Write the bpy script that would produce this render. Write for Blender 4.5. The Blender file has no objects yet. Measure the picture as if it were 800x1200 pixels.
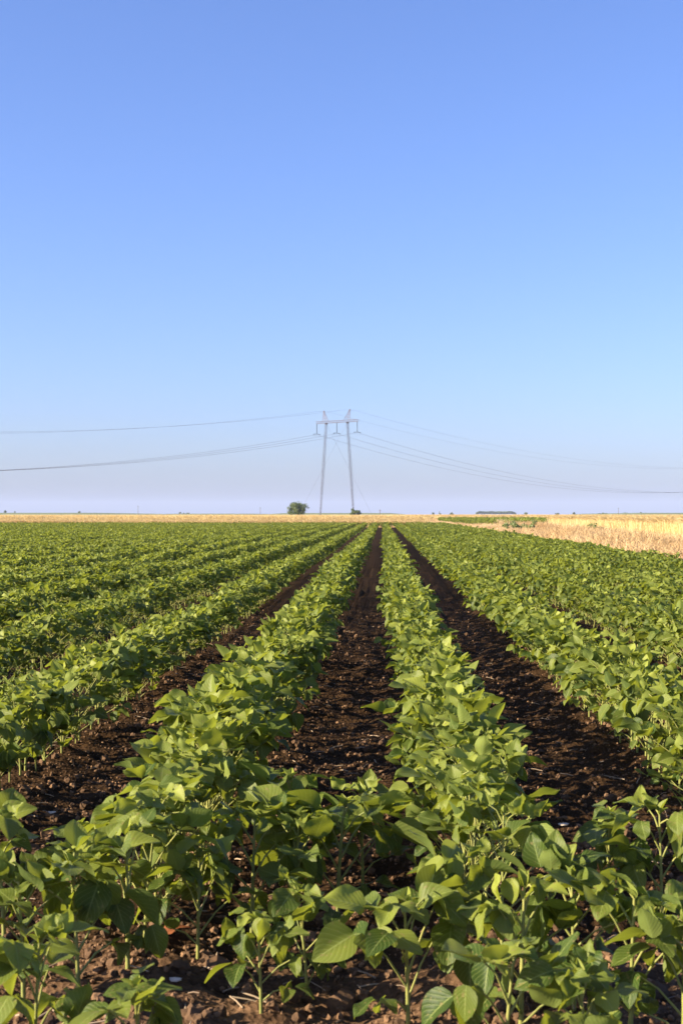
import bpy, math, random
import numpy as np
R = math.radians
random.seed(7); rng = np.random.default_rng(11)
scene = bpy.context.scene
col = scene.collection

# ------------------------------------------------------------------ camera
CH = 0.88; F = 1667.0; YAW = math.atan(48 / F)
cam_d = bpy.data.cameras.new('camera'); cam = bpy.data.objects.new('camera', cam_d); col.objects.link(cam)
cam.location = (0, 0, CH); cam.rotation_euler = (R(90), 0, YAW)
cam_d.sensor_fit = 'VERTICAL'; cam_d.sensor_height = 36; cam_d.lens = F / 1200 * 36
cam_d.shift_y = 2.5 / 1200; cam_d.clip_start = 0.05; cam_d.clip_end = 20000
cam_d.dof.use_dof = True; cam_d.dof.focus_distance = 8.0; cam_d.dof.aperture_fstop = 15.0
scene.camera = cam
# ------------------------------------------------------------------ sky, sun, exposure
SUN_EL = R(24); SUN_AZ = R(252)          # azimuth clockwise from +Y (north): from the left
world = bpy.data.worlds.new('World'); scene.world = world; world.use_nodes = True
wn = world.node_tree.nodes; wn.clear()
sky = wn.new('ShaderNodeTexSky'); sky.sky_type = 'NISHITA'; sky.sun_disc = False
sky.sun_elevation = SUN_EL; sky.sun_rotation = SUN_AZ
sky.altitude = 0; sky.air_density = 1.0; sky.dust_density = 1.1; sky.ozone_density = 5.0
bg = wn.new('ShaderNodeBackground'); bg.inputs['Strength'].default_value = 0.073
wo = wn.new('ShaderNodeOutputWorld')
wb = wn.new('ShaderNodeMix'); wb.data_type = 'RGBA'; wb.blend_type = 'MULTIPLY'; wb.inputs[0].default_value = 1; wb.inputs[7].default_value = (0.92, 0.885, 1.13, 1)   # white balance of the sky
world.node_tree.links.new(sky.outputs[0], wb.inputs[6]); world.node_tree.links.new(wb.outputs[2], bg.inputs['Color']); world.node_tree.links.new(bg.outputs[0], wo.inputs['Surface'])
sd = bpy.data.lights.new('sun', 'SUN'); sd.energy = 5.0; sd.angle = R(0.53); sd.color = (1.0, 0.84, 0.62)
so = bpy.data.objects.new('sun', sd); col.objects.link(so)
so.rotation_euler = (R(90) - SUN_EL, 0, R(180) - SUN_AZ)
so.location = (-30, -12, 20)
scene.view_settings.view_transform = 'Standard'; scene.view_settings.look = 'None'
scene.view_settings.exposure = 1.6; scene.view_settings.gamma = 1.0
scene.view_settings.use_curve_mapping = False
scene.cycles.max_bounces = 7; scene.cycles.diffuse_bounces = 2; scene.cycles.glossy_bounces = 2
scene.cycles.transmission_bounces = 4; scene.cycles.transparent_max_bounces = 4; scene.cycles.volume_bounces = 0
scene.cycles.use_denoising = True

fwd = np.array([-math.sin(YAW), math.cos(YAW), 0.0]); rgt = np.array([math.cos(YAW), math.sin(YAW), 0.0])
def at(px, py, d):                          # a surveyed point: where a bearing at a known distance stands in the world
    return np.array([0, 0, CH]) + d * (fwd + rgt * ((px - 400) / F)) + np.array([0, 0, d * (602.5 - py) / F])
def ground(px, d):
    p = at(px, 602.5, d); p[2] = 0; return p

# ------------------------------------------------------------------ helpers
def tag(o, label=None, cat=None, group=None, kind=None):
    if label: o['label'] = label
    if cat: o['category'] = cat
    if group: o['group'] = group
    if kind: o['kind'] = kind
    return o
def empty(name, loc=(0, 0, 0), rz=0, sc=1):
    o = bpy.data.objects.new(name, None); o.empty_display_size = 0.1
    o.location = loc; o.rotation_euler = (0, 0, rz); o.scale = (sc, sc, sc); col.objects.link(o); return o
def mesh(name, V, F_, mats, uv=None, rnd=None, smooth=True, mi=None):
    """V (n,3); F_ list of arrays (m,k) of faces; uv (n,2) and rnd (n,) per vertex."""
    me = bpy.data.meshes.new(name)
    F_ = [np.asarray(f) for f in (F_ if isinstance(F_, list) else [F_]) if len(f)]
    loops = np.concatenate([f.ravel() for f in F_]); tot = np.concatenate([np.full(len(f), f.shape[1]) for f in F_])
    start = np.concatenate([[0], np.cumsum(tot)[:-1]])
    me.vertices.add(len(V)); me.vertices.foreach_set('co', np.asarray(V, np.float32).ravel())
    me.loops.add(len(loops)); me.loops.foreach_set('vertex_index', loops.astype(np.int32))
    me.polygons.add(len(tot)); me.polygons.foreach_set('loop_start', start.astype(np.int32))
    me.polygons.foreach_set('loop_total', tot.astype(np.int32))
    if mi is not None: me.polygons.foreach_set('material_index', np.asarray(mi, np.int32))
    me.polygons.foreach_set('use_smooth', np.full(len(tot), smooth, bool))
    if uv is not None:
        l = me.uv_layers.new(name='uv'); l.data.foreach_set('uv', np.asarray(uv, np.float32)[loops].ravel())
    if rnd is not None:
        a = me.attributes.new('rnd', 'FLOAT', 'POINT'); a.data.foreach_set('value', np.asarray(rnd, np.float32))
    me.update(calc_edges=True)
    for m in (mats if isinstance(mats, list) else [mats]): me.materials.append(m)
    return me
def link(name, me, parent=None, loc=(0, 0, 0)):
    o = bpy.data.objects.new(name, me); o.location = loc; col.objects.link(o)
    if parent: o.parent = parent
    return o
class Bag:
    """collects pieces of ONE mesh"""
    def __init__(s): s.V = []; s.F = {3: [], 4: []}; s.U = []; s.R = []; s.n = 0
    def add(s, V, F_, uv=None, r=0.5):
        V = np.asarray(V, float); F_ = np.asarray(F_)
        s.F[F_.shape[1]].append(F_ + s.n); s.V.append(V); s.n += len(V)
        s.U.append(np.zeros((len(V), 2)) if uv is None else uv)
        s.R.append(np.full(len(V), r) if np.isscalar(r) else r)
    def arrays(s):
        return (np.concatenate(s.V), [np.concatenate(f) for f in (s.F[3], s.F[4]) if f], np.concatenate(s.U), np.concatenate(s.R))
    def mesh(s, name, mats, smooth=True):
        V, F_, U, r = s.arrays(); return mesh(name, V, F_, mats, U, r, smooth)
def tube(bag, pts, rad, sides=6, r=0.5):
    pts = np.asarray(pts, float); n = len(pts); rad = np.full(n, rad) if np.isscalar(rad) else np.asarray(rad)
    t = np.gradient(pts, axis=0); t /= np.linalg.norm(t, axis=1)[:, None] + 1e-9
    up = np.array([0, 0, 1.0]) if abs(t[:, 2]).mean() < .9 else np.array([1.0, 0, 0])
    a = np.cross(t, up); a /= np.linalg.norm(a, axis=1)[:, None] + 1e-9; b = np.cross(t, a)
    ang = np.arange(sides) * 2 * math.pi / sides
    V = (pts[:, None] + rad[:, None, None] * (np.cos(ang)[None, :, None] * a[:, None] + np.sin(ang)[None, :, None] * b[:, None])).reshape(-1, 3)
    i = np.arange(n - 1)[:, None] * sides; j = np.arange(sides)[None]; k = (j + 1) % sides
    bag.add(V, np.stack([i + j, i + k, i + sides + k, i + sides + j], -1).reshape(-1, 4), r=r)
TAB = rng.random((256, 256))
def vnoise(x, y):
    xi = np.floor(x).astype(int); yi = np.floor(y).astype(int); fx = x - xi; fy = y - yi
    fx = fx * fx * (3 - 2 * fx); fy = fy * fy * (3 - 2 * fy)
    g = lambda a, b: TAB[a & 255, b & 255]
    return (g(xi, yi) * (1 - fx) + g(xi + 1, yi) * fx) * (1 - fy) + (g(xi, yi + 1) * (1 - fx) + g(xi + 1, yi + 1) * fx) * fy
def rotz(a):
    c, s = np.cos(a), np.sin(a); z = np.zeros_like(c); o = np.ones_like(c)
    return np.stack([np.stack([c, -s, z], -1), np.stack([s, c, z], -1), np.stack([z, z, o], -1)], -2)

# ------------------------------------------------------------------ materials
def new_mat(name):
    m = bpy.data.materials.new(name); m.use_nodes = True; nt = m.node_tree; nt.nodes.clear()
    return m, nt, nt.nodes, nt.links
def nd(nt, typ, **kw):
    n = nt.nodes.new(typ)
    for k, v in kw.items(): setattr(n, k, v)
    return n
def mixc(nt, a, b, fac, mode='MIX'):
    n = nt.nodes.new('ShaderNodeMix'); n.data_type = 'RGBA'; n.blend_type = mode
    for s, v in ((n.inputs[6], a), (n.inputs[7], b), (n.inputs[0], fac)):
        if hasattr(v, 'is_linked') or hasattr(v, 'links'): nt.links.new(v, s)
        elif isinstance(v, tuple): s.default_value = (*v, 1)
        else: s.default_value = v
    return n.outputs[2]
def math_(nt, op, a, b=0.0, c=None):
    n = nt.nodes.new('ShaderNodeMath'); n.operation = op
    for i, v in enumerate((a, b, c)):
        if v is None: continue
        if hasattr(v, 'links'): nt.links.new(v, n.inputs[i])
        else: n.inputs[i].default_value = v
    return n.outputs[0]
def attr(nt): return nd(nt, 'ShaderNodeAttribute', attribute_name='rnd').outputs['Fac']

def leaf_material(name, dark, lite, trans, tw=0.42, veins=True, rough=0.42, spec=0.35):
    m, nt, N, L = new_mat(name)
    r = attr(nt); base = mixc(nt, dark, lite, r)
    pos = nd(nt, 'ShaderNodeNewGeometry')
    nz = nd(nt, 'ShaderNodeTexNoise'); nz.inputs['Scale'].default_value = 35
    tc = nd(nt, 'ShaderNodeTexCoord'); L.new(tc.outputs['Object'], nz.inputs['Vector'])
    base = mixc(nt, base, mixc(nt, base, (1.25, 1.15, 0.9), 1.0, 'MULTIPLY'), math_(nt, 'MULTIPLY', nz.outputs['Fac'], 1.3))
    hgt = None
    if veins:
        uv = nd(nt, 'ShaderNodeUVMap', uv_map='uv'); sp = nd(nt, 'ShaderNodeSeparateXYZ'); L.new(uv.outputs[0], sp.inputs[0])
        au = math_(nt, 'ABSOLUTE', math_(nt, 'SUBTRACT', sp.outputs[0], 0.5))
        mid = math_(nt, 'LESS_THAN', au, 0.022)
        ph = math_(nt, 'SUBTRACT', math_(nt, 'MULTIPLY', sp.outputs[1], 7.5), math_(nt, 'MULTIPLY', au, 6.5))
        fr = math_(nt, 'ABSOLUTE', math_(nt, 'SUBTRACT', math_(nt, 'FRACT', ph), 0.5))
        side = math_(nt, 'LESS_THAN', fr, 0.07)
        v = math_(nt, 'MAXIMUM', math_(nt, 'MULTIPLY', mid, 0.6), math_(nt, 'MULTIPLY', side, 0.38))
        base = mixc(nt, base, mixc(nt, lite, (0.30, 0.36, 0.12), 0.55), v)
        hgt = math_(nt, 'ADD', math_(nt, 'MULTIPLY', fr, 1.2), math_(nt, 'MULTIPLY', nz.outputs['Fac'], 0.5))
    sp_ = nd(nt, 'ShaderNodeTexNoise'); sp_.inputs['Scale'].default_value = 130; L.new(tc.outputs['Object'], sp_.inputs['Vector'])
    base = mixc(nt, base, (0.20, 0.17, 0.06), math_(nt, 'MULTIPLY', math_(nt, 'GREATER_THAN', sp_.outputs['Fac'], 0.66), 0.7))
    pale = mixc(nt, base, (0.20, 0.26, 0.09), 0.35)      # a soybean leaf's underside is paler
    base2 = mixc(nt, base, pale, pos.outputs['Backfacing'])
    p = nd(nt, 'ShaderNodeBsdfPrincipled'); L.new(base2, p.inputs['Base Color'])
    p.inputs['Roughness'].default_value = rough; p.inputs['Specular IOR Level'].default_value = spec
    t = nd(nt, 'ShaderNodeBsdfTranslucent')
    L.new(mixc(nt, trans, base, 0.25), t.inputs['Color'])
    if hgt is not None:
        b = nd(nt, 'ShaderNodeBump'); b.inputs['Strength'].default_value = 0.35; b.inputs['Distance'].default_value = 0.0012
        L.new(hgt, b.inputs['Height']); L.new(b.outputs[0], p.inputs['Normal'])
    mx = nd(nt, 'ShaderNodeMixShader'); mx.inputs[0].default_value = tw
    L.new(p.outputs[0], mx.inputs[1]); L.new(t.outputs[0], mx.inputs[2])
    o = nd(nt, 'ShaderNodeOutputMaterial'); L.new(mx.outputs[0], o.inputs[0]); return m
def plain(name, a, b=None, scale=8, rough=0.7, metal=0.0, bump=0.0, use_rnd=False, trans=0.0, stretch=(1, 1, 1)):
    m, nt, N, L = new_mat(name)
    tc = nd(nt, 'ShaderNodeTexCoord'); mp = nd(nt, 'ShaderNodeMapping'); mp.inputs['Scale'].default_value = stretch
    L.new(tc.outputs['Object'], mp.inputs[0])
    nz = nd(nt, 'ShaderNodeTexNoise'); nz.inputs['Scale'].default_value = scale; nz.inputs['Detail'].default_value = 6
    L.new(mp.outputs[0], nz.inputs['Vector'])
    rp = nd(nt, 'ShaderNodeMapRange'); rp.inputs['From Min'].default_value = 0.3; rp.inputs['From Max'].default_value = 0.7
    L.new(nz.outputs['Fac'], rp.inputs['Value'])
    b = b or tuple(x * 0.75 for x in a)
    c = mixc(nt, b, a, attr(nt) if use_rnd else rp.outputs[0])
    if use_rnd: c = mixc(nt, c, mixc(nt, c, b, 0.6), math_(nt, 'MULTIPLY', rp.outputs[0], 0.6))
    p = nd(nt, 'ShaderNodeBsdfPrincipled'); L.new(c, p.inputs['Base Color'])
    p.inputs['Roughness'].default_value = rough; p.inputs['Metallic'].default_value = metal
    p.inputs['Specular IOR Level'].default_value = 0.25
    if bump:
        bn = nd(nt, 'ShaderNodeBump'); bn.inputs['Distance'].default_value = bump; L.new(nz.outputs['Fac'], bn.inputs['Height']); L.new(bn.outputs[0], p.inputs['Normal'])
    out = p.outputs[0]
    if trans:
        t = nd(nt, 'ShaderNodeBsdfTranslucent'); L.new(c, t.inputs['Color'])
        mx = nd(nt, 'ShaderNodeMixShader'); mx.inputs[0].default_value = trans
        L.new(p.outputs[0], mx.inputs[1]); L.new(t.outputs[0], mx.inputs[2]); out = mx.outputs[0]
    o = nd(nt, 'ShaderNodeOutputMaterial'); L.new(out, o.inputs[0]); return m

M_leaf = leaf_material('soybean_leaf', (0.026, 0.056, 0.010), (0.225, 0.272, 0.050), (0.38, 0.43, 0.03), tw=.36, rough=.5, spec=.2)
M_stem = plain('soybean_stem', (0.34, 0.33, 0.09), (0.20, 0.24, 0.07), 40, 0.6, trans=0.15)
M_wheat = plain('ripe_wheat', (0.78, 0.65, 0.35), (0.60, 0.45, 0.21), 3, 0.75, use_rnd=True, trans=0.4)
M_wheat_mass = plain('wheat_mass', (0.62, 0.50, 0.25), (0.50, 0.38, 0.17), 1.5, 0.8, bump=0.05, stretch=(6, 6, 0.6))
M_dry = plain('dry_grass', (0.74, 0.58, 0.33), (0.44, 0.29, 0.13), 2, 0.8, use_rnd=True, trans=0.35)
M_tree = leaf_material('tree_leaf', (0.034, 0.066, 0.014), (0.115, 0.155, 0.040), (0.10, 0.16, 0.02), 0.25, False, 0.5)
M_weed = leaf_material('weed_leaf', (0.10, 0.15, 0.06), (0.22, 0.27, 0.12), (0.18, 0.26, 0.05), 0.3, False, 0.5)
M_bark = plain('bark', (0.13, 0.10, 0.075), None, 20, 0.9)
M_steel = plain('galvanised_steel', (0.07, 0.07, 0.09), (0.05, 0.05, 0.065), 2, 0.55, 0.4)
M_paint = plain('pink_grey_steel', (0.17, 0.14, 0.16), (0.13, 0.11, 0.13), 2, 0.6, 0.2)
M_insul = plain('glass_insulator', (0.05, 0.07, 0.08), None, 3, 0.3)
M_wire = plain('aluminium_wire', (0.16, 0.16, 0.18), None, 2, 0.5, 0.5)
M_clod = plain('soil_clod', (0.27, 0.160, 0.085), (0.022, 0.012, 0.007), 60, 0.95, bump=0.002, use_rnd=True)
M_straw = plain('straw_bit', (0.42, 0.33, 0.22), (0.22, 0.16, 0.11), 30, 0.8, use_rnd=True)
M_stone = plain('chalk_stone', (0.62, 0.55, 0.45), None, 60, 0.8)
M_dead = plain('withered_leaf', (0.26, 0.09, 0.03), (0.15, 0.05, 0.02), 60, 0.8, trans=0.25)
M_farcrop = plain('distant_crop', (0.16, 0.19, 0.07), (0.11, 0.14, 0.05), 0.02, 0.9)

# ------------------------------------------------------------------ the ground: one sheet to the horizon
ROW0, PITCH, Y_END, X_EDGE = 0.225, 0.69, 92.0, 4.15
def axis(fine0, fine1, step, far0, far1, g=1.13):
    a = list(np.arange(fine0, fine1, step)); s = step
    while a[-1] < far1: s *= g; a.append(a[-1] + s)
    s = step; b = []; x = fine0
    while x > far0: s *= g; x -= s; b.append(x)
    return np.array(b[::-1] + a)
def soil_h(X, Y):
    near = np.clip(1.2 - np.maximum(Y - 9, 0) / 25, 0.25, 1)
    infield = np.clip((X_EDGE - X) / .3, 0, 1) * (Y < Y_END + 1)
    ridge = 0.018 * np.cos((X - ROW0) / PITCH * 2 * math.pi)
    n = 0.030 * (vnoise(X * 4.1, Y * 4.1) - .5) + 0.030 * (vnoise(X * 11, Y * 11 + 9) - .5)
    c = vnoise(X * 27 + 5, Y * 27); n2 = 0.020 * np.maximum(c - .45, 0) + 0.012 * (vnoise(X * 60, Y * 60 + 3) - .5)
    return (ridge + n + n2 * 1.2) * infield * near
xs = axis(-2.1, 2.4, 0.014, -5000, 5000); ys = axis(1.5, 8.5, 0.014, -300, 6000, 1.10)
X, Y = np.meshgrid(xs, ys); Z = soil_h(X, Y)
# low earth bank where the field track crosses beyond the last rows
Z += 0.25 * np.exp(-((X - 4.2) / 1.0) ** 2 - ((Y - 104) / 6) ** 2)
nx, ny = len(xs), len(ys); i = np.arange(ny - 1)[:, None] * nx + np.arange(nx - 1)[None]
gm, nt, N, L = new_mat('field_soil')
geo = nd(nt, 'ShaderNodeNewGeometry'); sp = nd(nt, 'ShaderNodeSeparateXYZ'); L.new(geo.outputs['Position'], sp.inputs[0])
n1 = nd(nt, 'ShaderNodeTexNoise'); n1.inputs['Scale'].default_value = 18; n1.inputs['Detail'].default_value = 9; n1.inputs['Roughness'].default_value = 0.65
n2 = nd(nt, 'ShaderNodeTexNoise'); n2.inputs['Scale'].default_value = 1.3; n2.inputs['Detail'].default_value = 4
vo = nd(nt, 'ShaderNodeTexVoronoi'); vo.inputs['Scale'].default_value = 75
for n_ in (n1, n2, vo): L.new(geo.outputs['Position'], n_.inputs['Vector'])
mr = nd(nt, 'ShaderNodeMapRange'); mr.inputs['From Min'].default_value = .33; mr.inputs['From Max'].default_value = .68; L.new(n1.outputs['Fac'], mr.inputs['Value'])
soil = mixc(nt, (0.008, 0.0045, 0.002), (0.048, 0.026, 0.011), mr.outputs[0])
soil = mixc(nt, soil, (0.070, 0.043, 0.024), math_(nt, 'MULTIPLY', n2.outputs['Fac'], 0.35))
sunlit_front = nd(nt, 'ShaderNodeMapRange'); sunlit_front.inputs['From Min'].default_value = 3.3; sunlit_front.inputs['From Max'].default_value = 2.7
L.new(math_(nt, 'ADD', sp.outputs[1], math_(nt, 'MULTIPLY', n2.outputs['Fac'], 0.6)), sunlit_front.inputs['Value'])      # front soil painted paler to stand in for sunlight on it
soil = mixc(nt, soil, mixc(nt, (0.055, 0.031, 0.017), (0.20, 0.120, 0.068), mr.outputs[0]), sunlit_front.outputs[0])
dry = mixc(nt, (0.30, 0.20, 0.11), (0.46, 0.34, 0.19), mr.outputs[0])
edge = math_(nt, 'ADD', sp.outputs[0], math_(nt, 'MULTIPLY', n2.outputs['Fac'], 0.5))
out_f = math_(nt, 'MAXIMUM', math_(nt, 'GREATER_THAN', edge, X_EDGE + 0.25), math_(nt, 'GREATER_THAN', sp.outputs[1], Y_END + 2.0))
cfin = mixc(nt, soil, dry, out_f)
p = nd(nt, 'ShaderNodeBsdfPrincipled'); L.new(cfin, p.inputs['Base Color']); p.inputs['Roughness'].default_value = 0.95; p.inputs['Specular IOR Level'].default_value = 0.05
bp = nd(nt, 'ShaderNodeBump'); bp.inputs['Distance'].default_value = 0.012; bp.inputs['Strength'].default_value = 0.9
L.new(math_(nt, 'ADD', n1.outputs['Fac'], math_(nt, 'MULTIPLY', vo.outputs['Distance'], 0.6)), bp.inputs['Height']); L.new(bp.outputs[0], p.inputs['Normal'])
o_ = nd(nt, 'ShaderNodeOutputMaterial'); L.new(p.outputs[0], o_.inputs[0])
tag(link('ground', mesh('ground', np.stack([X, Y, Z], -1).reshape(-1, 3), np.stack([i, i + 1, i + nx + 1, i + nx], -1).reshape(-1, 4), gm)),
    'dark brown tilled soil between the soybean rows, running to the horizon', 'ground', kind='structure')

# ------------------------------------------------------------------ soybean plants
def leaflet_grid(nv, nu, ln, wd, cup, droop, twist, wave, asym):
    v = np.linspace(0, 1, nv); u = np.linspace(-1, 1, nu)
    w = np.sin(math.pi * np.clip(v, 0.012, 0.988) ** 0.70) ** 0.74 * wd * 0.5
    VV, UU = np.meshgrid(v, u, indexing='ij'); WW = w[:, None] * UU
    x = WW * (1 + asym * np.sign(UU)); y = VV * ln
    z = cup * np.abs(WW) - droop * ln * VV ** 2 + twist * WW * VV + wave * np.sin(VV * 9 + UU * 2.2) * np.abs(UU)
    P = np.stack([x, y, z], -1).reshape(-1, 3)
    uv = np.stack([(UU + 1) / 2 * 0.98 + 0.01, VV], -1).reshape(-1, 2)
    k = np.arange(nv - 1)[:, None] * nu + np.arange(nu - 1)[None]
    return P, np.stack([k, k + 1, k + nu + 1, k + nu], -1).reshape(-1, 4), uv
def frame_of(d, n):
    y = d / np.linalg.norm(d); x = np.cross(y, n); x /= np.linalg.norm(x) + 1e-9; z = np.cross(x, y)
    return np.stack([x, y, z], 1)
def plan_plant(H, nodes, leaf, reach, rs, young=False):
    """skeleton of one plant: stem polyline, petioles, leaflets (origin, frame, size parameters)"""
    lean = np.array([rs.uniform(-.10, .10), rs.uniform(-.10, .10)]) * H
    hs = np.linspace(0.14 if young else 0.08, 0.93, nodes) * H
    stem = np.array([[lean[0] * max(h / H, 0) ** 1.6, lean[1] * max(h / H, 0) ** 1.6, h] for h in np.linspace(-.03, H * .95, 7)])
    pos = lambda h: np.array([lean[0] * (h / H) ** 1.6, lean[1] * (h / H) ** 1.6, h])
    pet, lf = [], []; az = rs.uniform(0, 6.28)
    for k, h in enumerate(hs):
        az += math.pi + rs.uniform(-.75, .75); t = k / max(nodes - 1, 1)
        L_ = reach * (1.0 - 0.62 * t ** 1.6) * rs.uniform(.75, 1.2) * (0.6 if k == 0 else 1)
        el = R(rs.uniform(28, 52) + 22 * t)
        b = pos(h); d = np.array([math.cos(az) * math.cos(el), math.sin(az) * math.cos(el), math.sin(el)])
        mid = b + d * L_ * .5 + np.array([0, 0, .008]); tip = b + d * L_
        if tip[2] > H: tip[2] = H + rs.uniform(-.03, .0); mid[2] = min(mid[2], b[2] * .4 + tip[2] * .6 + .006)
        pet.append((b, mid, tip))
        ln = leaf * rs.uniform(.78, 1.15) * (1 - 0.42 * max(0, t - .72) / .28) * (0.75 if k == 0 else 1)
        base_el = rs.uniform(-38, 14) + (26 * t if rs.random() < .55 else 0)
        roll = rs.uniform(-.7, .7)
        steep = rs.random() < .46; st_el = rs.uniform(38, 78) if rs.random() < .45 + .45 * t else rs.uniform(-75, -40)
        for s in (0, -1, 1):
            a2 = az + s * R(rs.uniform(72, 100)) + rs.uniform(-.15, .15)
            e2 = R((st_el if steep else base_el) + rs.uniform(-18, 18) - (10 if s else 0))
            dd = np.array([math.cos(a2) * math.cos(e2), math.sin(a2) * math.cos(e2), math.sin(e2)])
            n = np.array([-math.sin(e2) * math.cos(a2), -math.sin(e2) * math.sin(a2), math.cos(e2)])
            side = np.cross(dd, n); rr = roll * (1 if s == 0 else .7) + rs.uniform(-.45, .45)
            n = n * math.cos(rr) + side * math.sin(rr)
            # leaves turn partly towards the sun
            sunv = np.array([math.sin(SUN_AZ) * math.cos(SUN_EL), math.cos(SUN_AZ) * math.cos(SUN_EL), math.sin(SUN_EL)])
            n = n + sunv * rs.uniform(0, .8)
            o = tip + (np.array([math.cos(az), math.sin(az), .2]) * .018 if s == 0 else 0)
            l2 = ln * (1.08 if s == 0 else .92) * rs.uniform(.92, 1.08)
            lf.append(dict(o=o, M=frame_of(dd, n), ln=l2, wd=l2 * rs.uniform(.68, .86), cup=rs.uniform(.05, .60), droop=rs.uniform(.0, .42),
                           twist=rs.uniform(-.35, .35), wave=rs.uniform(0.0005, .0045), asym=rs.uniform(-.06, .06) if s == 0 else s * .1, r=float(np.clip(rs.normal((-.06 if young else .10) + (.60 if young else .66) * t, .20), 0, 1))))  # leaves paler upwards by age, widened to paint sun and shade into colour
    # furled leaves at the shoot tip
    tp = pos(H * .93)
    for s in range(3):
        a2 = rs.uniform(0, 6.28); e2 = R(rs.uniform(35, 80))
        dd = np.array([math.cos(a2) * math.cos(e2), math.sin(a2) * math.cos(e2), math.sin(e2)])
        n = np.array([-math.sin(e2) * math.cos(a2), -math.sin(e2) * math.sin(a2), math.cos(e2)])
        l2 = leaf * rs.uniform(.35, .55)
        lf.append(dict(o=tp, M=frame_of(dd, n), ln=l2, wd=l2 * .5, cup=1.0, droop=.1, twist=0, wave=0, asym=0, r=rs.uniform(.75, 1)))
    return dict(stem=stem, pet=pet, lf=lf)
def leaves_arrays(P, nv, nu, keep=1.0, scale=1.0):
    b = Bag(); lf = P['lf']
    if keep < 1: lf = [l for j, l in enumerate(lf) if (j * 0.618) % 1 < keep]
    for l in lf:
        V, F_, uv = leaflet_grid(nv, nu, l['ln'] * scale, l['wd'] * scale, l['cup'], l['droop'], l['twist'], l['wave'], l['asym'])
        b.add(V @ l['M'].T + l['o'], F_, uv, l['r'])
    return b
def kite_arrays(P, keep, scale):
    b = Bag(); lf = [l for j, l in enumerate(P['lf']) if (j * 0.618) % 1 < keep]
    for l in lf:
        ln, w = l['ln'] * scale, l['wd'] * scale * .5
        V = np.array([[0, 0, 0], [w, ln * .42, l['cup'] * w], [0, ln, -l['droop'] * ln], [-w, ln * .42, l['cup'] * w]])
        b.add(V @ l['M'].T + l['o'], np.array([[0, 1, 2], [0, 2, 3]]), None, l['r'])
    return b
def stem_bag(P, sides=6, petioles=True):
    b = Bag(); n = len(P['stem']); tube(b, P['stem'], np.linspace(.0042, .0018, n), sides)
    if petioles:
        for p3 in P['pet']: tube(b, np.array(p3), np.array([.0021, .0016, .0014]), max(3, sides - 2))
    return b
rs = np.random.default_rng(5)
FULL = [plan_plant(rs.uniform(.275, .335), int(rs.integers(13, 17)), rs.uniform(.051, .066), rs.uniform(.142, .192), rs) for _ in range(18)]
YOUNG = [plan_plant(rs.uniform(.205, .245), int(rs.integers(9, 13)), rs.uniform(.052, .068), rs.uniform(.080, .125), rs, True) for _ in range(10)]
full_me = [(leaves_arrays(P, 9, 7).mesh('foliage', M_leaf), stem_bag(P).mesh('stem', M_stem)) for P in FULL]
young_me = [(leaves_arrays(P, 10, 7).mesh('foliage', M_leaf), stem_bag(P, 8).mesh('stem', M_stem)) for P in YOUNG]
def soybean(kind, v, x, y, rz, sc, label, group=None):
    z = float(soil_h(np.array([x]), np.array([y]))[0]) - .004
    e = empty('soybean_plant', (x, y, z), rz, sc); fm, sm = (full_me if kind == 'full' else young_me)[v]
    link('foliage', fm, e); link('stem', sm, e)
    return tag(e, label, 'plant', group)

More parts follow.
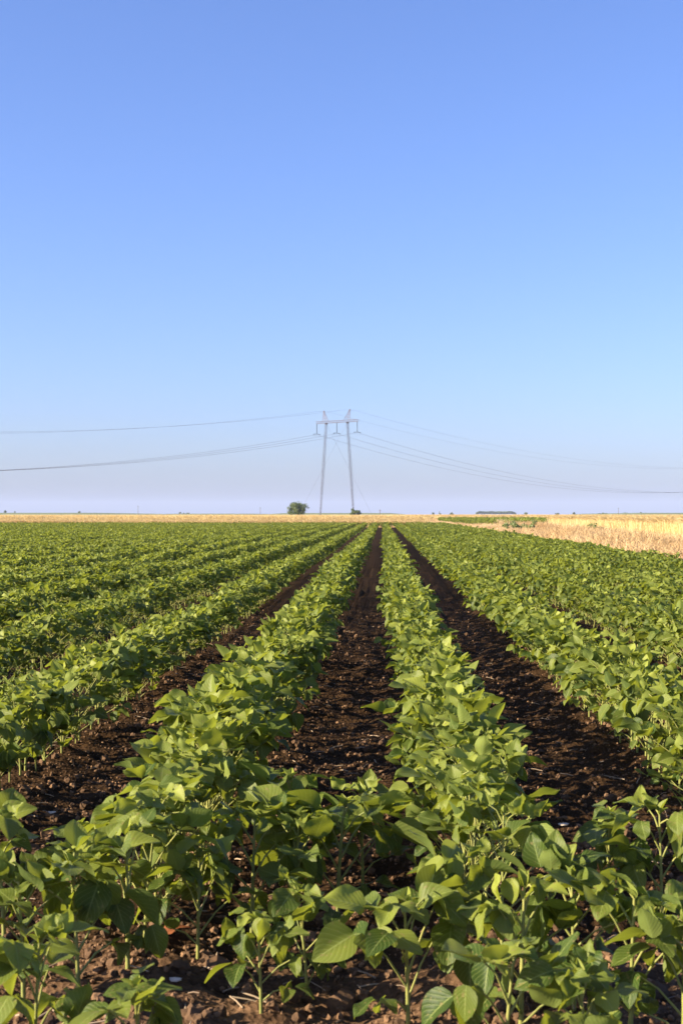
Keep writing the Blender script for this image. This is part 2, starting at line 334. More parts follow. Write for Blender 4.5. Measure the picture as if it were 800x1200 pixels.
# the plants at the headland, each surveyed by the bearing of its base and its distance
G0 = 'young soybean plants standing apart at the front edge of the field'
heroes = [  # px, distance, kind, variant, turn, scale, label
 (306, 2.50, 'young', 0, 0.3, .86, 'small lone soybean plant in bare soil left of the centre bottom'),
 (360, 2.62, 'young', 1, 2.1, .92, 'thin young soybean plant with one upright pale leaf right of the lone small plant'),
 (232, 2.78, 'young', 2, 4.0, .98, 'slender dark soybean seedling standing behind the rusty withered leaf'),
 (28, 2.55, 'young', 3, 1.0, 1.15, 'soybean plant with bare yellow stems at the left edge below the leafy row'),
 (92, 2.58, 'young', 4, 5.2, 1.24, 'bushy soybean plant with cupped dark leaves in the bottom left clump'),
 (150, 2.66, 'young', 5, 0.4, 1.18, 'soybean plant on the right flank of the bottom left clump'),
 (40, 2.12, 'young', 6, 3.0, 1.0, 'out of focus soybean plant whose top leaves cross the bottom left corner'),
 (165, 2.10, 'young', 7, 0.5, .93, 'low blurred soybean plant cut off by the bottom edge left of the lone small plant'),
 (478, 2.42, 'young', 8, 1.2, 1.12, 'soybean plant with a thick yellow stem and a hanging grey green leaf at bottom centre'),
 (545, 2.55, 'young', 9, 2.9, 1.18, 'broad leaved soybean plant just right of the thick yellow stem'),
 (610, 2.36, 'young', 0, 4.4, 1.22, 'tall soybean plant with two upright dark leaves in the bottom right clump'),
 (672, 2.44, 'young', 3, 0.2, 1.12, 'soybean plant with drooping bluish leaves in the middle of the bottom right clump'),
 (738, 2.34, 'young', 5, 2.2, 1.16, 'soybean plant with a large cupped leaf at the right side of the bottom right clump'),
 (800, 2.30, 'young', 2, 3.6, 1.10, 'soybean plant cut by the bottom right corner of the view'),
 (590, 2.08, 'young', 4, 1.5, 1.02, 'blurred soybean plant with broad folded leaves cut off below the two upright leaves'),
 (690, 2.04, 'young', 1, 0.9, .9, 'blurred low soybean plant at the bottom edge right of the folded leaves'),
 (712, 3.20, 'young', 7, 0.7, 1.0, 'young soybean plant standing alone in the right furrow before the leafy row'),
 (775, 3.05, 'young', 6, 5.0, 1.14, 'soybean plant at the right edge beside the lone one in the right furrow'),
 (5, 2.95, 'young', 9, 1.9, 1.20, 'soybean plant with upright pale leaves at the left edge above the bare soil'),
 (92, 3.00, 'young', 0, 2.2, 1.12, 'soybean plant with a round pale leaf between the left edge and the second row'),
 (395, 3.12, 'young', 8, 3.9, 1.30, 'soybean plant with tall pointed leaves spilling into the central furrow'),
 (345, 3.02, 'young', 4, 0.0, 1.22, 'soybean plant at the front of the central furrow, left of the tall pointed leaves'),
 (295, 2.98, 'young', 5, 2.6, 1.22, 'dense soybean plant in front of the row left of the central furrow'),
 (425, 3.45, 'young', 2, 1.1, 1.12, 'small soybean plant tucked behind the tall pointed leaves in the central furrow'),
 (350, 3.40, 'young', 7, 4.8, 1.22, 'soybean plant filling the row gap behind the clump in the central furrow'),
]
for (px, d, k, v, rz, sc, lab) in heroes:
    p_ = ground(px, d); soybean(k, v, p_[0], p_[1], rz, sc, lab, G0)

def in_view(x, y, m=0.2, up=.3):
    d = x * fwd[0] + y * fwd[1]; r = x * rgt[0] + y * rgt[1]
    return (d > 1.6) and abs(r) < d * 400 / F + m and (CH - up) / max(d, .01) < 600 / F
row_start = {0: 2.75, -1: 2.72, 1: 3.4, -2: 3.3}
ROWNAMES = {0: 'row just right of the central furrow', -1: 'row just left of the central furrow', 1: 'second row right of the central furrow', -2: 'second row left of the central furrow',
            2: 'third row right of the central furrow', -3: 'third row left of the central furrow', 3: 'fourth row right of the central furrow', -4: 'fourth row left of the central furrow',
            4: 'fifth row right of the central furrow', -5: 'fifth row left of the central furrow', 5: 'outermost row beside the dry grass verge', -6: 'sixth row left of the central furrow'}
def row_x(k, y): return ROW0 - (.035 if k == 0 else 0) + PITCH * k + 0.012 * math.sin(y * .35 + k * 1.7) + .008 * math.sin(y * 1.3 + k)
cand = []
for k in range(-46, 6):
    y = row_start.get(k, 3.15 + .15 * math.sin(k * 2.1))
    while y < Y_END:
        step = rs.uniform(.070, .105) if y < 40 else rs.uniform(.12, .17)
        y += step
        vig = 0.90 + 0.18 * vnoise(np.array([k * 3.3]), np.array([y * .5]))[0]
        if k <= -2: vig *= .93
        if k == -1 and y < 3.6: vig *= .92
        if k == 0 and y < 3.4: vig *= .95
        cand.append((row_x(k, y) + rs.normal(0, .018), y, k, vig * rs.uniform(.90, 1.08)))
for xh in np.arange(-31, 4.1, .13):
    for yh in (92.7, 93.4): cand.append((xh + rs.normal(0, .03), yh + rs.normal(0, .05), 99, rs.uniform(.9, 1.1)))
near = [c for c in cand if in_view(c[0], c[1], .08, .25)]
near.sort(key=lambda c: c[0] ** 2 + c[1] ** 2)
NN = 300 - len(heroes); near = near[:NN]; ylim = near[-1][1]
nearset = set(near)
GROUPS = {}
for (x, y, k, s) in near:
    v = int(rs.integers(0, len(FULL)))
    nm = ROWNAMES[k]
    soybean('full', v, x, y, rs.uniform(0, 6.28), s, 'leafy soybean plant in the front stretch of the ' + nm, 'soybean plants in the ' + nm)

def scatter(insts, variants_arrays, out):
    """insts: (x, y, z, rz, s, variant) -> appended vertex/face arrays"""
    A = np.array(insts)
    for vi, (V, F_, U, r) in enumerate(variants_arrays):
        S = A[A[:, 5].astype(int) == vi]
        if not len(S): continue
        Rm = rotz(S[:, 3]) * S[:, 4][:, None, None]
        VV = np.einsum('nij,vj->nvi', Rm, V) + S[:, None, :3]
        for f in F_:
            FF = f[None] + (np.arange(len(S)) * len(V))[:, None, None] + out['n']
            out['F'][f.shape[1]].append(FF.reshape(-1, f.shape[1]))
        out['V'].append(VV.reshape(-1, 3)); out['U'].append(np.tile(U, (len(S), 1)))
        out['R'].append(np.clip(np.tile(r, (len(S), 1)) + rng.normal(0, .06, (len(S), 1)), 0, 1).ravel()); out['n'] += len(V) * len(S)
def new_out(): return dict(V=[], F={3: [], 4: []}, U=[], R=[], n=0)
def out_arrays(o): return np.concatenate(o['V']), [np.concatenate(o['F'][k]) for k in (3, 4) if o['F'][k]], np.concatenate(o['U']), np.concatenate(o['R'])
mid1, mid2, far_, stems = [], [], [], []
for c in cand:
    if c in nearset: continue
    x, y, k, s = c
    d = math.hypot(x, y); r = abs(x * rgt[0] + y * rgt[1])
    if y < 1.4 or r > d * 0.25 + 1.8: continue
    vis = in_view(x, y, .35, .45)
    if not vis and y < ylim * .9 and d < 3 and abs(x) < .9: continue
    it = (x, y, float(soil_h(np.array([x]), np.array([y]))[0]) - .004, rs.uniform(0, 6.28), s, int(rs.integers(0, len(FULL))))
    if d < 16: mid1.append(it); stems.append(it)
    elif d < 38: mid2.append(it)
    else: far_.append(it)
out = new_out()
scatter(mid1, [leaves_arrays(P, 6, 5).arrays() for P in FULL], out)
scatter(mid2, [leaves_arrays(P, 4, 3).arrays() for P in FULL], out)
scatter(far_, [kite_arrays(P, 0.62, 1.35).arrays() for P in FULL], out)
V1, F1, U1, R1 = out_arrays(out); nleaf = sum(len(f) for f in F1)
so2 = new_out(); scatter(stems, [stem_bag(P, 3, True).arrays() for P in FULL], so2)
V2, F2, U2, R2 = out_arrays(so2)
F2 = [f + len(V1) for f in F2]
Vc = np.concatenate([V1, V2]); Uc = np.concatenate([U1, U2]); Rc = np.concatenate([R1, R2])
mi = np.concatenate([np.zeros(nleaf, int), np.ones(sum(len(f) for f in F2), int)])
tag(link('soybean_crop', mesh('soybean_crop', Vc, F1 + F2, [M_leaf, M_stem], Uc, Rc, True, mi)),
    'continuous rows of green soybean stretching from the middle of the field to the wheat', 'crop', kind='stuff')
print('mid', len(mid1), len(mid2), len(far_), 'ylim', ylim, 'faces', nleaf)

# a second green crop beyond the wheat block on the right, in rows
o3 = new_out(); it3 = []
for xr in np.arange(6.6, 60, .9):
    for y in np.arange(92 if xr > 9 else 84, 165, .42):
        x = xr + rs.normal(0, .1)
        if abs(x * rgt[0] + y * rgt[1]) > y * .25 + 3: continue
        it3.append((x, y, 0, rs.uniform(0, 6.28), rs.uniform(1.25, 1.6), int(rs.integers(0, len(FULL)))))
scatter(it3, [kite_arrays(P, 0.55, 1.7).arrays() for P in FULL], o3)
V3, F3, U3, R3 = out_arrays(o3)
tag(link('green_crop', mesh('green_crop', V3, F3, M_leaf, U3, R3)), 'narrow band of dark green crop beyond the dry verge, behind the wheat on the right', 'crop', kind='stuff')

# ------------------------------------------------------------------ soil clods, straw, stones
def lump_variants(n, sub):
    import bmesh
    res = []
    for q in range(n):
        bm = bmesh.new(); bmesh.ops.create_icosphere(bm, subdivisions=sub, radius=1)
        V = np.array([v.co for v in bm.verts]); F_ = np.array([[v.index for v in f.verts] for f in bm.faces]); bm.free()
        r_ = np.random.default_rng(q + 50 * sub)
        V *= r_.uniform(.62, 1.2, (len(V), 1)); V *= r_.uniform(.6, 1.15, 3)
        res.append((V, [F_], np.zeros((len(V), 2)), np.full(len(V), r_.uniform(.2, .8))))
    return res
def clod_inst(n, y0, y1, s0, s1, nvar, pw=2.4):
    res = []
    while len(res) < n:
        y = y0 * (y1 / y0) ** rs.random(); hw = y * .25 + .35
        x = rs.uniform(-hw, hw) + y * fwd[0]
        if not (-2.6 < x < 2.6): continue
        cl = vnoise(np.array([x * 5]), np.array([y * 5]))[0]
        if rs.random() > cl * 1.5: continue
        s = s0 * (1 - rs.random() * (1 - (s0 / s1) ** pw)) ** (-1 / pw)
        res.append((x, y, float(soil_h(np.array([x]), np.array([y]))[0]) + s * .25, rs.uniform(0, 6.28), s, int(rs.integers(0, nvar))))
    return res
o4 = new_out()
scatter(clod_inst(22000, 1.9, 13, .0035, .012, 8), lump_variants(8, 1), o4)
scatter(clod_inst(2600, 1.9, 12, .010, .030, 8), lump_variants(8, 2), o4)
V4, F4, U4, R4 = out_arrays(o4)
tag(link('soil_clods', mesh('soil_clods', V4, F4, M_clod, U4, R4, False)), 'crumbly brown clods lying all over the furrows', 'clods', kind='stuff')
b = Bag()
for q in range(900):
    y = 1.9 * (12 / 1.9) ** rs.random(); x = rs.uniform(-1, 1) * (y * .25 + .3); 
    z = float(soil_h(np.array([x]), np.array([y]))[0]) + .006; a = rs.uniform(0, 3.14); l = rs.uniform(.006, .035)
    dv = np.array([math.cos(a), math.sin(a), rs.uniform(-.25, .25)]) * l
    tube(b, [np.array([x, y, z]) - dv, np.array([x, y, z + .002]), np.array([x, y, z]) + dv], rs.uniform(.0008, .0022), 4, rs.random())
tag(link('straw_litter', b.mesh('straw_litter', M_straw)), 'short pale bits of old straw on the soil', 'straw', kind='stuff')
for (px, py, s, lab) in [(205, 1163, .011, 'flat white stone on the soil left of the lone small plant'), (660, 965, .012, 'pale stone in the furrow left of the young plant on the right'),
                         (62, 955, .012, 'small pale stone in the left furrow')]:
    d = CH * F / (py - 602.5); p_ = ground(px, d); V, F_, U, r_ = lump_variants(3, 2)[1]
    o = link('stone', mesh('stone', V * np.array([1.5, .9, .6]) * s, F_, M_stone, U, r_, False), loc=(p_[0], p_[1], float(soil_h(p_[:1], p_[1:2])[0]) + s * .5))
    tag(o, lab, 'stone')
Vd, Fd, Ud = leaflet_grid(8, 5, .05, .035, .5, .5, .4, .004, 0)
pd = ground(192, 2.86)
od = link('withered_leaf', mesh('withered_leaf', Vd, Fd, M_dead, Ud), loc=(pd[0], pd[1], .035)); od.rotation_euler = (R(35), R(20), R(-60))
tag(od, 'rusty brown withered leaf beside the bottom left clump', 'leaf')

# ------------------------------------------------------------------ wheat and dry grass
def stalks(x, y, h, rnd, ear=True, w=.007, ew=.016, lean=.12, el=.085):
    n = len(x); a = rng.uniform(0, 6.28, n); ca, sa = np.cos(a), np.sin(a)
    lx, ly = rng.normal(.02, lean, n) * h, rng.normal(.01, lean, n) * h
    V, F_ = [], []
    base = np.stack([x, y, np.full(n, -.01)], -1); top = np.stack([x + lx, y + ly, h], -1); mid = base * .45 + top * .55 + np.stack([-lx * .15, -ly * .15, 0 * h], -1)
    s = np.stack([ca, sa, 0 * ca], -1)
    V = [base - s * w, base + s * w, mid + s * w * .8, mid - s * w * .8, top + s * w * .4, top - s * w * .4]
    q = [[0, 1, 2, 3], [3, 2, 4, 5]]
    if ear:
        dirn = np.stack([lx * 1.5 + rng.normal(0, .02, n), ly * 1.5 + rng.normal(0, .02, n), np.full(n, el)], -1)
        s2 = np.stack([-sa, ca, 0 * ca], -1); m = top + dirn * .45; e = top + dirn
        V += [top, m + s * ew, e, m - s * ew, top, m + s2 * ew, e, m - s2 * ew]
        q += [[6, 7, 8, 9], [10, 11, 12, 13]]
    k = len(V); V = np.stack(V, 1).reshape(-1, 3)
    F_ = (np.array(q)[None] + (np.arange(n) * k)[:, None, None]).reshape(-1, 4)
    return V, F_, np.repeat(rnd, k)
def slab(xs_, ys_, top, noise):
    X, Y = np.meshgrid(xs_, ys_); Z = top + noise * (vnoise(X * 1.7, Y * 1.7) - .5) + noise * .7 * (vnoise(X * .35 + 4, Y * .35) - .5)
    ny, nx = X.shape; V = np.stack([X, Y, Z], -1).reshape(-1, 3); i = np.arange(ny - 1)[:, None] * nx + np.arange(nx - 1)[None]
    F_ = np.stack([i, i + 1, i + nx + 1, i + nx], -1).reshape(-1, 4)
    ring = np.concatenate([np.arange(nx), np.arange(1, ny) * nx + nx - 1, (ny - 1) * nx + np.arange(nx - 2, -1, -1), np.arange(ny - 2, 0, -1) * nx])
    Vb = V[ring].copy(); Vb[:, 2] = -.05; m = len(ring); j = np.arange(m); j2 = (j + 1) % m
    W = np.stack([len(V) + j, len(V) + j2, ring[j2], ring[j]], -1)
    return np.concatenate([V, Vb]), np.concatenate([F_, W])
def wheat_block(name, label, slabargs, sx, sy, sh, group=None, wide=1.0):
    Vs, Fs = slab(*slabargs); rn = np.clip(.45 + .35 * vnoise(sx * .8, sy * .8) + rng.normal(0, .18, len(sx)), 0, 1)
    V, F_, r_ = stalks(sx, sy, sh, rn, w=.007 * wide, ew=.016 * wide)
    n = len(Vs)
    me = mesh(name, np.concatenate([Vs, V]), [Fs, F_ + n], [M_wheat_mass, M_wheat], None, np.concatenate([np.full(n, .5), r_]), False,
              np.concatenate([np.zeros(len(Fs), int), np.ones(len(F_), int)]))
    return tag(link(name, me), label, 'wheat', group, 'stuff')
# block on the right: x > 9.2, from 26 m to 78 m
WX0, WY1 = 9.2, 80.0
def wheat_h(x, y, h=.68): return h + .07 * (vnoise(x * .5, y * .5) - .5) + rng.normal(0, .03, len(x))
n = 52000; sx = WX0 + rng.exponential(1.1, n); sy = rng.uniform(24, WY1, n)
sx += .5 * (vnoise(sy * .3, sy * 0 + 2.) - .5) + .15
n2_ = 26000; tx = rng.uniform(WX0, 34, n2_); ty = 24 + (WY1 - 24) * rng.random(n2_)
keepm = np.abs(tx) < ty * .25 + 5; tx, ty = tx[keepm], ty[keepm]
ux = rng.uniform(WX0, 30, 5000); uy = WY1 + rng.uniform(-1, .6, 5000)
ax, ay = np.concatenate([sx, tx, ux]), np.concatenate([sy, ty, uy])
wheat_block('wheat_block', 'ripe golden wheat standing at the right behind the dry grass verge',
            (np.concatenate([np.arange(WX0 + .45, 40, .5)]), np.arange(24, WY1 - .3, .6), .58, .10), ax, ay, wheat_h(ax, ay, .67))
# field behind the soybean on the left and centre
n = 52000; sx = rng.uniform(-70, 3.0, n); sy = 94.6 + rng.exponential(2.4, n)
tx = rng.uniform(-110, 3.0, 20000); ty = 96 + 160 * rng.random(20000) ** 1.5
ax, ay = np.concatenate([sx, tx]), np.concatenate([sy, ty])
wheat_block('wheat_field', 'golden wheat band beyond the end of the soybean rows on the left', (np.linspace(-400, 2.7, 500), np.concatenate([np.arange(98, 140, .6), np.linspace(140, 620, 60)]), .64, .05), ax, ay, wheat_h(ax, ay, .68) * np.clip(.5 + (ay - 94.6) / 8, .5, 1), wide=1.8)
# wheat beyond the second green crop
n = 26000; sx = rng.uniform(3.2, 90, n); sy = 172 + rng.exponential(6, n)
wheat_block('far_wheat_field', 'thin pale golden strip of wheat along the horizon at the right', (np.linspace(3.0, 460, 400), np.concatenate([np.arange(173, 200, 1.), np.linspace(200, 620, 50)]), .70, .05), sx, sy, wheat_h(sx, sy, .70), wide=2.2)

# dry grass verge
def blades(x, y, h, rnd, w=.010, lean=.45):
    n = len(x); a = rng.uniform(0, 6.28, n); s = np.stack([np.cos(a), np.sin(a), 0 * a], -1) * w
    d = np.stack([rng.normal(.12, lean, n), rng.normal(.05, lean, n)], -1)
    z0 = np.full(n, -.01); b = np.stack([x, y, z0], -1); m = np.stack([x + d[:, 0] * h * .35, y + d[:, 1] * h * .35, h * .62], -1)
    t = np.stack([x + d[:, 0] * h, y + d[:, 1] * h, h * (1 - .25 * np.hypot(d[:, 0], d[:, 1]).clip(0, 1.5))], -1)
    V = np.stack([b - s, b + s, m + s * .8, m - s * .8, t + s * .15, t - s * .15], 1).reshape(-1, 3)
    F_ = (np.array([[0, 1, 2, 3], [3, 2, 4, 5]])[None] + (np.arange(n) * 6)[:, None, None]).reshape(-1, 4)
    return V, F_, np.repeat(rnd, 6)
n = 150000
y = 11 * (90 / 11) ** rng.random(n); x = rng.uniform(X_EDGE + .05, WX0 + .7, n)
h = (.11 + .52 * vnoise(x * .55, y * .22) ** 1.7 + .10 * vnoise(x * 2.5, y * 2.5)) * np.clip((x - X_EDGE) / .8, .35, 1)
parts = [(x, y, h)]
n = 26000; y = rng.uniform(88, 170, n); x = 2.6 + rng.uniform(0, 1, n) * (3.9 + .0 * y)
h = .10 + .30 * vnoise(x * .5, y * .2) ** 1.5; parts.append((x, y, h))
n = 14000; x = rng.uniform(-60, 4, n); y = rng.uniform(94.0, 96, n); parts.append((x, y, .06 + .1 * rng.random(n)))
n = 9000; x = rng.uniform(3.5, 40, n); y = rng.uniform(80.5, 92, n); parts.append((x, y, .10 + .2 * rng.random(n)))
x, y, h = (np.concatenate(q) for q in zip(*parts))
rn = np.clip(.5 + .9 * (vnoise(x * .7, y * .25) - .5) + rng.normal(0, .2, len(x)), 0, 1)
V, F_, r_ = blades(x, y, h * rng.uniform(.7, 1.15, len(x)), rn)
tag(link('dry_grass', mesh('dry_grass', V, F_, M_dry, None, r_, False)), 'bleached tan grass verge between the soybean and the wheat', 'grass', kind='stuff')

# ------------------------------------------------------------------ trees, bushes, weeds
def bush(name, loc, w, h, label, cat='bush', leaf=.2, n=2500, trunk=.15, mat=None, group=None, seed=0, z0=.1, lobes=14, flat=1.0):
    r_ = np.random.default_rng(seed); e = empty(name, loc)
    C_ = []
    for q in range(lobes):
        u = r_.normal(size=3); u /= np.linalg.norm(u); u *= r_.uniform(.15, 1) ** .45
        rad_ = r_.uniform(.10, .17) * min(w, h * 1.3)
        C_.append((u[0] * (w * .5 - rad_), u[1] * (w * .45 - rad_), h * .52 + u[2] * (h * .48 - rad_ * .85), rad_))
    C_ = np.array(C_); idx = r_.integers(0, lobes, n)
    d = r_.normal(size=(n, 3)); d /= np.linalg.norm(d, axis=1)[:, None]; rad = r_.uniform(.3, 1.25, n) ** .75
    P = C_[idx, :3] + d * (C_[idx, 3] * rad)[:, None] * np.array([1, 1, .85 * flat]); P[:, 2] = np.clip(P[:, 2], z0, None)
    a = r_.normal(size=(n, 3)); a /= np.linalg.norm(a, axis=1)[:, None]; b_ = np.cross(a, d + r_.normal(0, .4, (n, 3))); b_ /= np.linalg.norm(b_, axis=1)[:, None] + 1e-9
    s = leaf * r_.uniform(.6, 1.3, (n, 1))
    V = np.stack([P - a * s * .5, P + b_ * s * .3, P + a * s * .5, P - b_ * s * .3], 1).reshape(-1, 3)
    link('crown' if trunk > .05 else 'foliage', mesh('crown', V, np.arange(n * 4).reshape(-1, 4), mat or M_tree, None, np.repeat(r_.uniform(0, 1, lobes)[idx] * .5 + r_.uniform(0, .5, n), 4), False), e)
    b = Bag(); tube(b, [(0, 0, -.1), (.03 * w, 0, h * .25), (0, .02 * w, h * .6)], [trunk, trunk * .75, trunk * .3], 7)
    for q in range(min(7, lobes)):
        c = C_[q, :3]; st = np.array([.02 * w, 0, h * .18]); tube(b, [st, (st + c) / 2 + np.array([0, 0, .05 * h]), c], [trunk * .5, trunk * .35, trunk * .12], 5)
    link('trunk' if trunk > .05 else 'stem', b.mesh('trunk', M_bark), e)
    return tag(e, label, cat, group)
def gpt(px, d): p_ = ground(px, d); return (p_[0], p_[1], 0)
bush('round_tree', gpt(349, 300), 5.4, 3.9, 'round dark green tree beyond the wheat, left of the tall pylon', 'tree', .28, 4200, .16, seed=3, z0=.3, lobes=46)
bush('field_bush', gpt(416, 345), 3.9, 2.3, 'low dark bush at the foot of the right pylon leg', 'bush', .26, 2000, .1, seed=4, flat=.8, lobes=20)
bush('weed_bush', gpt(611, 60), 1.9, .80, 'green weedy bush with dry grass around it on the verge, left end of the wheat', 'bush', .07, 1500, .012, M_weed, seed=5, z0=.02)
bush('weed_bush', gpt(694, 49), .75, .62, 'greyish green thistle clump on the verge in front of the wheat', 'bush', .05, 900, .01, M_weed, seed=6, z0=.02)
bush('weed_bush', gpt(668, 56), .5, .34, 'small pale weed left of the thistle clump', 'bush', .05, 500, .01, M_weed, seed=7, z0=.02)
GT = 'scattered small trees on the far horizon'
for q, (px, ytop, w, lab) in enumerate([
    (7, 597.5, 6, 'tiny distant tree on the horizon near the left edge'), (17, 599, 6, 'low distant bush right of the leftmost horizon tree'),
    (93, 598.5, 6, 'tiny distant tree on the long green rise at the left'),
    (216, 600, 18, 'wide low clump of distant trees on the horizon left of the round tree'),
    (507, 600.2, 6, 'small distant tree left of the taller one near the dark wood'), (515, 600, 5, 'faint distant tree between the pylon and the dark wood'),
    (529, 600.5, 8, 'low distant bush just left of the dark wood'), (616, 600.6, 7, 'small round distant tree just right of the dark wood'),
    (652, 601, 8, 'faint distant tree above the left end of the wheat block'), (672, 600.3, 6, 'slim distant tree above the wheat on the right'),
    (706, 601, 16, 'long low distant clump above the wheat'), (734, 600.6, 14, 'bluish distant clump left of the green rise at the right'),
    (752, 600.6, 12, 'bluish distant clump nearest the green rise at the right')]):
    d = 800; h = (602.5 - ytop) * d / F + CH + .3
    bush('distant_tree', gpt(px, d), w * 800 / F * (.9 if w > 10 else .8), h, lab, 'tree', .5, 420, .2, group=GT, seed=20 + q, z0=.2, lobes=9)
# the dark wood, one mass
nW = 26; r_ = np.random.default_rng(9); nn = 9000; c0 = gpt(581, 1500)
qx = r_.uniform(-21, 21, nn); qy = r_.uniform(0, 10, nn)
topz = (2.7 + 2.0 * vnoise(qx * .22, qy * .1)) * np.clip((23 - abs(qx)) / 6, .25, 1) ** .5
P = np.stack([qx, qy, topz * r_.uniform(.1, 1, nn) ** .5], -1); a = r_.normal(size=(nn, 3)); a /= np.linalg.norm(a, axis=1)[:, None]; b_ = r_.normal(size=(nn, 3)); b_ /= np.linalg.norm(b_, axis=1)[:, None]
V = np.stack([P - a * .45, P + b_ * .35, P + a * .45, P - b_ * .35], 1).reshape(-1, 3)
tag(link('distant_wood', mesh('distant_wood', V, np.arange(nn * 4).reshape(-1, 4), M_tree, None, np.repeat(r_.random(nn), 4), False), loc=c0), 'low dark bluish wood on the horizon right of the pylon', 'wood', kind='stuff')

# low green rises on the horizon
def rise(px0, px1, d, hpx, label):
    x0, x1 = ground(px0, d)[0], ground(px1, d)[0]; X_ = np.linspace(x0, x1, 40); t = np.linspace(0, 1, 40)
    top = (CH + hpx * d / F) * np.clip(np.minimum(t, 1 - t) * 6, 0, 1) ** .6; 
    prof = [(0, 0), (20, .5), (60, .92), (110, 1), (260, .8), (500, 0)]
    V = np.array([[x, d + o, tz * f - .02] for (o, f) in prof for x, tz in zip(X_, top)])
    i = np.arange(len(prof) - 1)[:, None] * 40 + np.arange(39)[None]
    tag(link('hill', mesh('hill', V, np.stack([i, i + 1, i + 41, i + 40], -1).reshape(-1, 4), M_farcrop)), label, 'hill', kind='structure')
rise(-260, 125, 640, 1.9, 'long low green rise on the horizon at the left')
rise(286, 492, 640, 1.6, 'low green rise on the horizon behind the pylon')
rise(728, 1100, 640, 1.8, 'low green rise on the horizon at the far right')
rise(150, 300, 700, .7, 'faint low green strip on the horizon left of the round tree')

# ------------------------------------------------------------------ power line
DT = 400.0; tc = ground(394.5, DT); ah = (0.75 * rgt - 0.6614 * fwd); lh = (0.6614 * rgt + 0.75 * fwd); Zu = np.array([0, 0, 1.0])
def bar(bag, a, b, w): tube(bag, [a, b], w * .5, 4)
def lattice(bag, a, b, wa, wb, n, cw=.13, bw=.07, xs_=None, ys_=None):
    a, b = np.asarray(a, float), np.asarray(b, float); ax_, bx_ = (ah, lh) if xs_ is None else (xs_, ys_)
    cs = [(-1, -1), (1, -1), (1, 1), (-1, 1)]; P = []
    for q in range(n + 1):
        t = q / n; c = a * (1 - t) + b * t; w = wa * (1 - t) + wb * t
        P.append([c + ax_ * (s * w / 2) + bx_ * (u * w / 2) for s, u in cs])
    for k in range(4):
        bar(bag, P[0][k], P[-1][k], cw)
        for q in range(n):
            k2 = (k + 1) % 4
            bar(bag, P[q][k], P[q + 1][k2], bw); bar(bag, P[q][k2], P[q + 1][k], bw)
            bar(bag, P[q + 1][k], P[q + 1][k2], bw)
ZA = 26.9
pyl = empty('power_pylon', tuple(tc)); tag(pyl, 'tall lattice portal pylon with two splayed legs and a crossarm', 'pylon')
for s in (-1, 1):
    b = Bag(); top = ah * (4.0 * s) + Zu * (ZA - .4); bot = ah * (6.3 * s)
    mid_ = (top + bot) / 2
    lattice(b, bot, mid_, .28, .60, 13, .055, .028); lattice(b, mid_, top, .60, .48, 13, .055, .028)
    bar(b, top - ah * .4, top + ah * .4, .45)
    link('leg', b.mesh('leg', M_steel, False), pyl)
    pk = Bag(); base = ah * (4.0 * s) + Zu * (ZA + .35); tipk = ah * (4.0 * s + .9 * s) + Zu * (ZA + 3.3)
    for u in (-1, 1):
        for q in (-1.0, .45): bar(pk, base + lh * (u * .4) + ah * q, tipk + lh * u * .1, .12)
    for t in (.25, .5, .75):
        for u in (-1, 1):
            c = base * (1 - t) + tipk * t; w = (1 - t); bar(pk, c + ah * -1.0 * w + lh * u * .4 * w, c + ah * .45 * w + lh * u * .4 * w, .06)
    link('earth_wire_peak', pk.mesh('earth_wire_peak', M_paint, False), pyl)
b = Bag(); lattice(b, ah * -7.9 + Zu * ZA, ah * 7.9 + Zu * ZA, .6, .6, 20, .055, .032, lh, Zu); link('crossarm', b.mesh('crossarm', M_paint, False), pyl)
for s in (-1, 0, 1):
    b = Bag(); base = ah * (7.6 * s) + Zu * (ZA - .35); zz = np.linspace(0, -2.9, 40)
    tube(b, [base + Zu * z for z in zz], [.13 if q % 2 else .05 for q in range(40)], 8)
    tube(b, [base + Zu * -2.9 - lh * .9, base + Zu * -2.9 + lh * .9], .07, 6)
    for u in (-1, 1): tube(b, [base + Zu * -2.9 + lh * u * 1.0 , base + Zu * -3.1 + lh * u * 1.4], .10, 6)
    link('insulator_string', b.mesh('insulator_string', M_insul), pyl)
for s in (-1, 1):
    for dr in (-s,):
        b = Bag(); a_ = ah * (4.0 * s) + Zu * (ZA - .3); e_ = ah * (4.0 * s) + lh * (dr * 20.5)
        tube(b, [a_ * (1 - t) + e_ * t for t in np.linspace(0, 1, 4)], .022, 4); link('guy_wire', b.mesh('guy_wire', M_wire), pyl)
def wire(p0, sagL, sagR, rad, label, group):
    b = Bag()
    def pt(t, sag): return p0 + lh * t - Zu * (4 * sag * (abs(t) / 350) * (1 - abs(t) / 350))
    tt = np.linspace(-330, 340, 140); tube(b, [tc + pt(t, sagL if t < 0 else sagR) for t in tt], rad, 4)
    tag(link('power_line_wire', b.mesh('power_line_wire', M_wire)), label, 'wire', group)
GW = 'power line wires carried by the pylon'
wire(ah * -7.6 + Zu * (ZA - 3.35), 14.9, 14.6, .026, 'power wire hung from the left insulator of the pylon', GW)
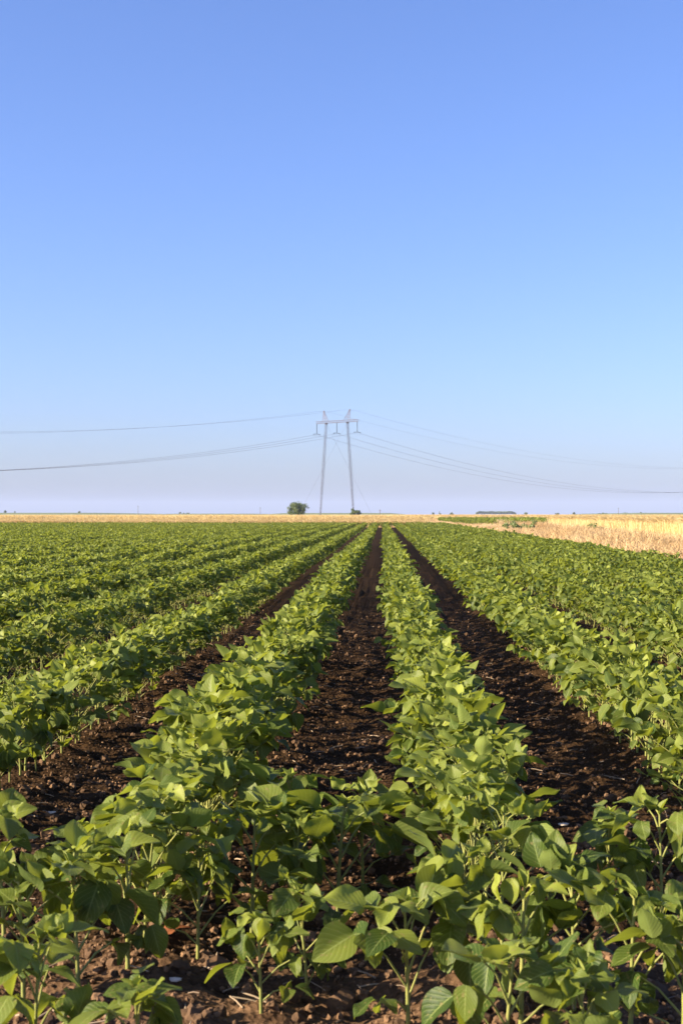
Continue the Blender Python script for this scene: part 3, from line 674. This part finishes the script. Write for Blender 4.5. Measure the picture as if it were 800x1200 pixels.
wire(Zu * (ZA - 3.35), 14.9, 14.6, .026, 'power wire hung from the middle insulator of the pylon', GW)
wire(ah * 7.6 + Zu * (ZA - 3.35), 14.9, 14.6, .026, 'power wire hung from the right insulator of the pylon', GW)
wire(ah * -4.9 + Zu * (ZA + 3.3), 12.9, 11.9, .017, 'thin earth wire on top of the left pylon peak', GW)
wire(ah * 4.9 + Zu * (ZA + 3.3), 12.9, 11.9, .017, 'thin earth wire on top of the right pylon peak', GW)
# far wooden poles
for px, ytop, lab in [(162, 592.5, 'faint distant utility pole on the horizon left of the low tree clump'), (305, 594.5, 'faint distant utility pole just left of the round tree'),
                      (445, 597, 'short distant post on the horizon right of the pylon'), (724, 595, 'faint distant utility pole above the wheat on the right')]:
    d = 640 if px != 445 else 420; h = (602.5 - ytop) * d / F + CH; e = empty('utility_pole', gpt(px, d)); tag(e, lab, 'pole', 'distant utility poles')
    b = Bag(); tube(b, [(0, 0, -.2), (0, 0, h)], [.10, .07], 8); link('post', b.mesh('post', M_bark), e)
    b = Bag(); bar(b, np.array([-.4, 0, h - .3]), np.array([.4, 0, h - .3]), .08); link('crossbar', b.mesh('crossbar', M_bark), e)

# ------------------------------------------------------------------ haze
HAZE = 0.00016
if HAZE:
    X0, X1, Y0, Y1, Z0, Z1 = -5600, 5600, -600, 6800, -1.2, 60
    V = np.array([[x, y, z] for z in (Z0, Z1) for y in (Y0, Y1) for x in (X0, X1)])
    F_ = np.array([[0, 2, 3, 1], [4, 5, 7, 6], [0, 1, 5, 4], [2, 6, 7, 3], [0, 4, 6, 2], [1, 3, 7, 5]])
    m, nt, N, L = new_mat('haze'); pv = nd(nt, 'ShaderNodeVolumePrincipled')
    pv.inputs['Color'].default_value = (0.58, 0.70, 0.98, 1); pv.inputs['Density'].default_value = HAZE; pv.inputs['Anisotropy'].default_value = 0.0
    o = nd(nt, 'ShaderNodeOutputMaterial'); L.new(pv.outputs[0], o.inputs['Volume'])
    tag(link('haze', mesh('haze', V, F_, m, None, None, False)), 'thin pale haze over the distant fields', 'haze', kind='stuff')
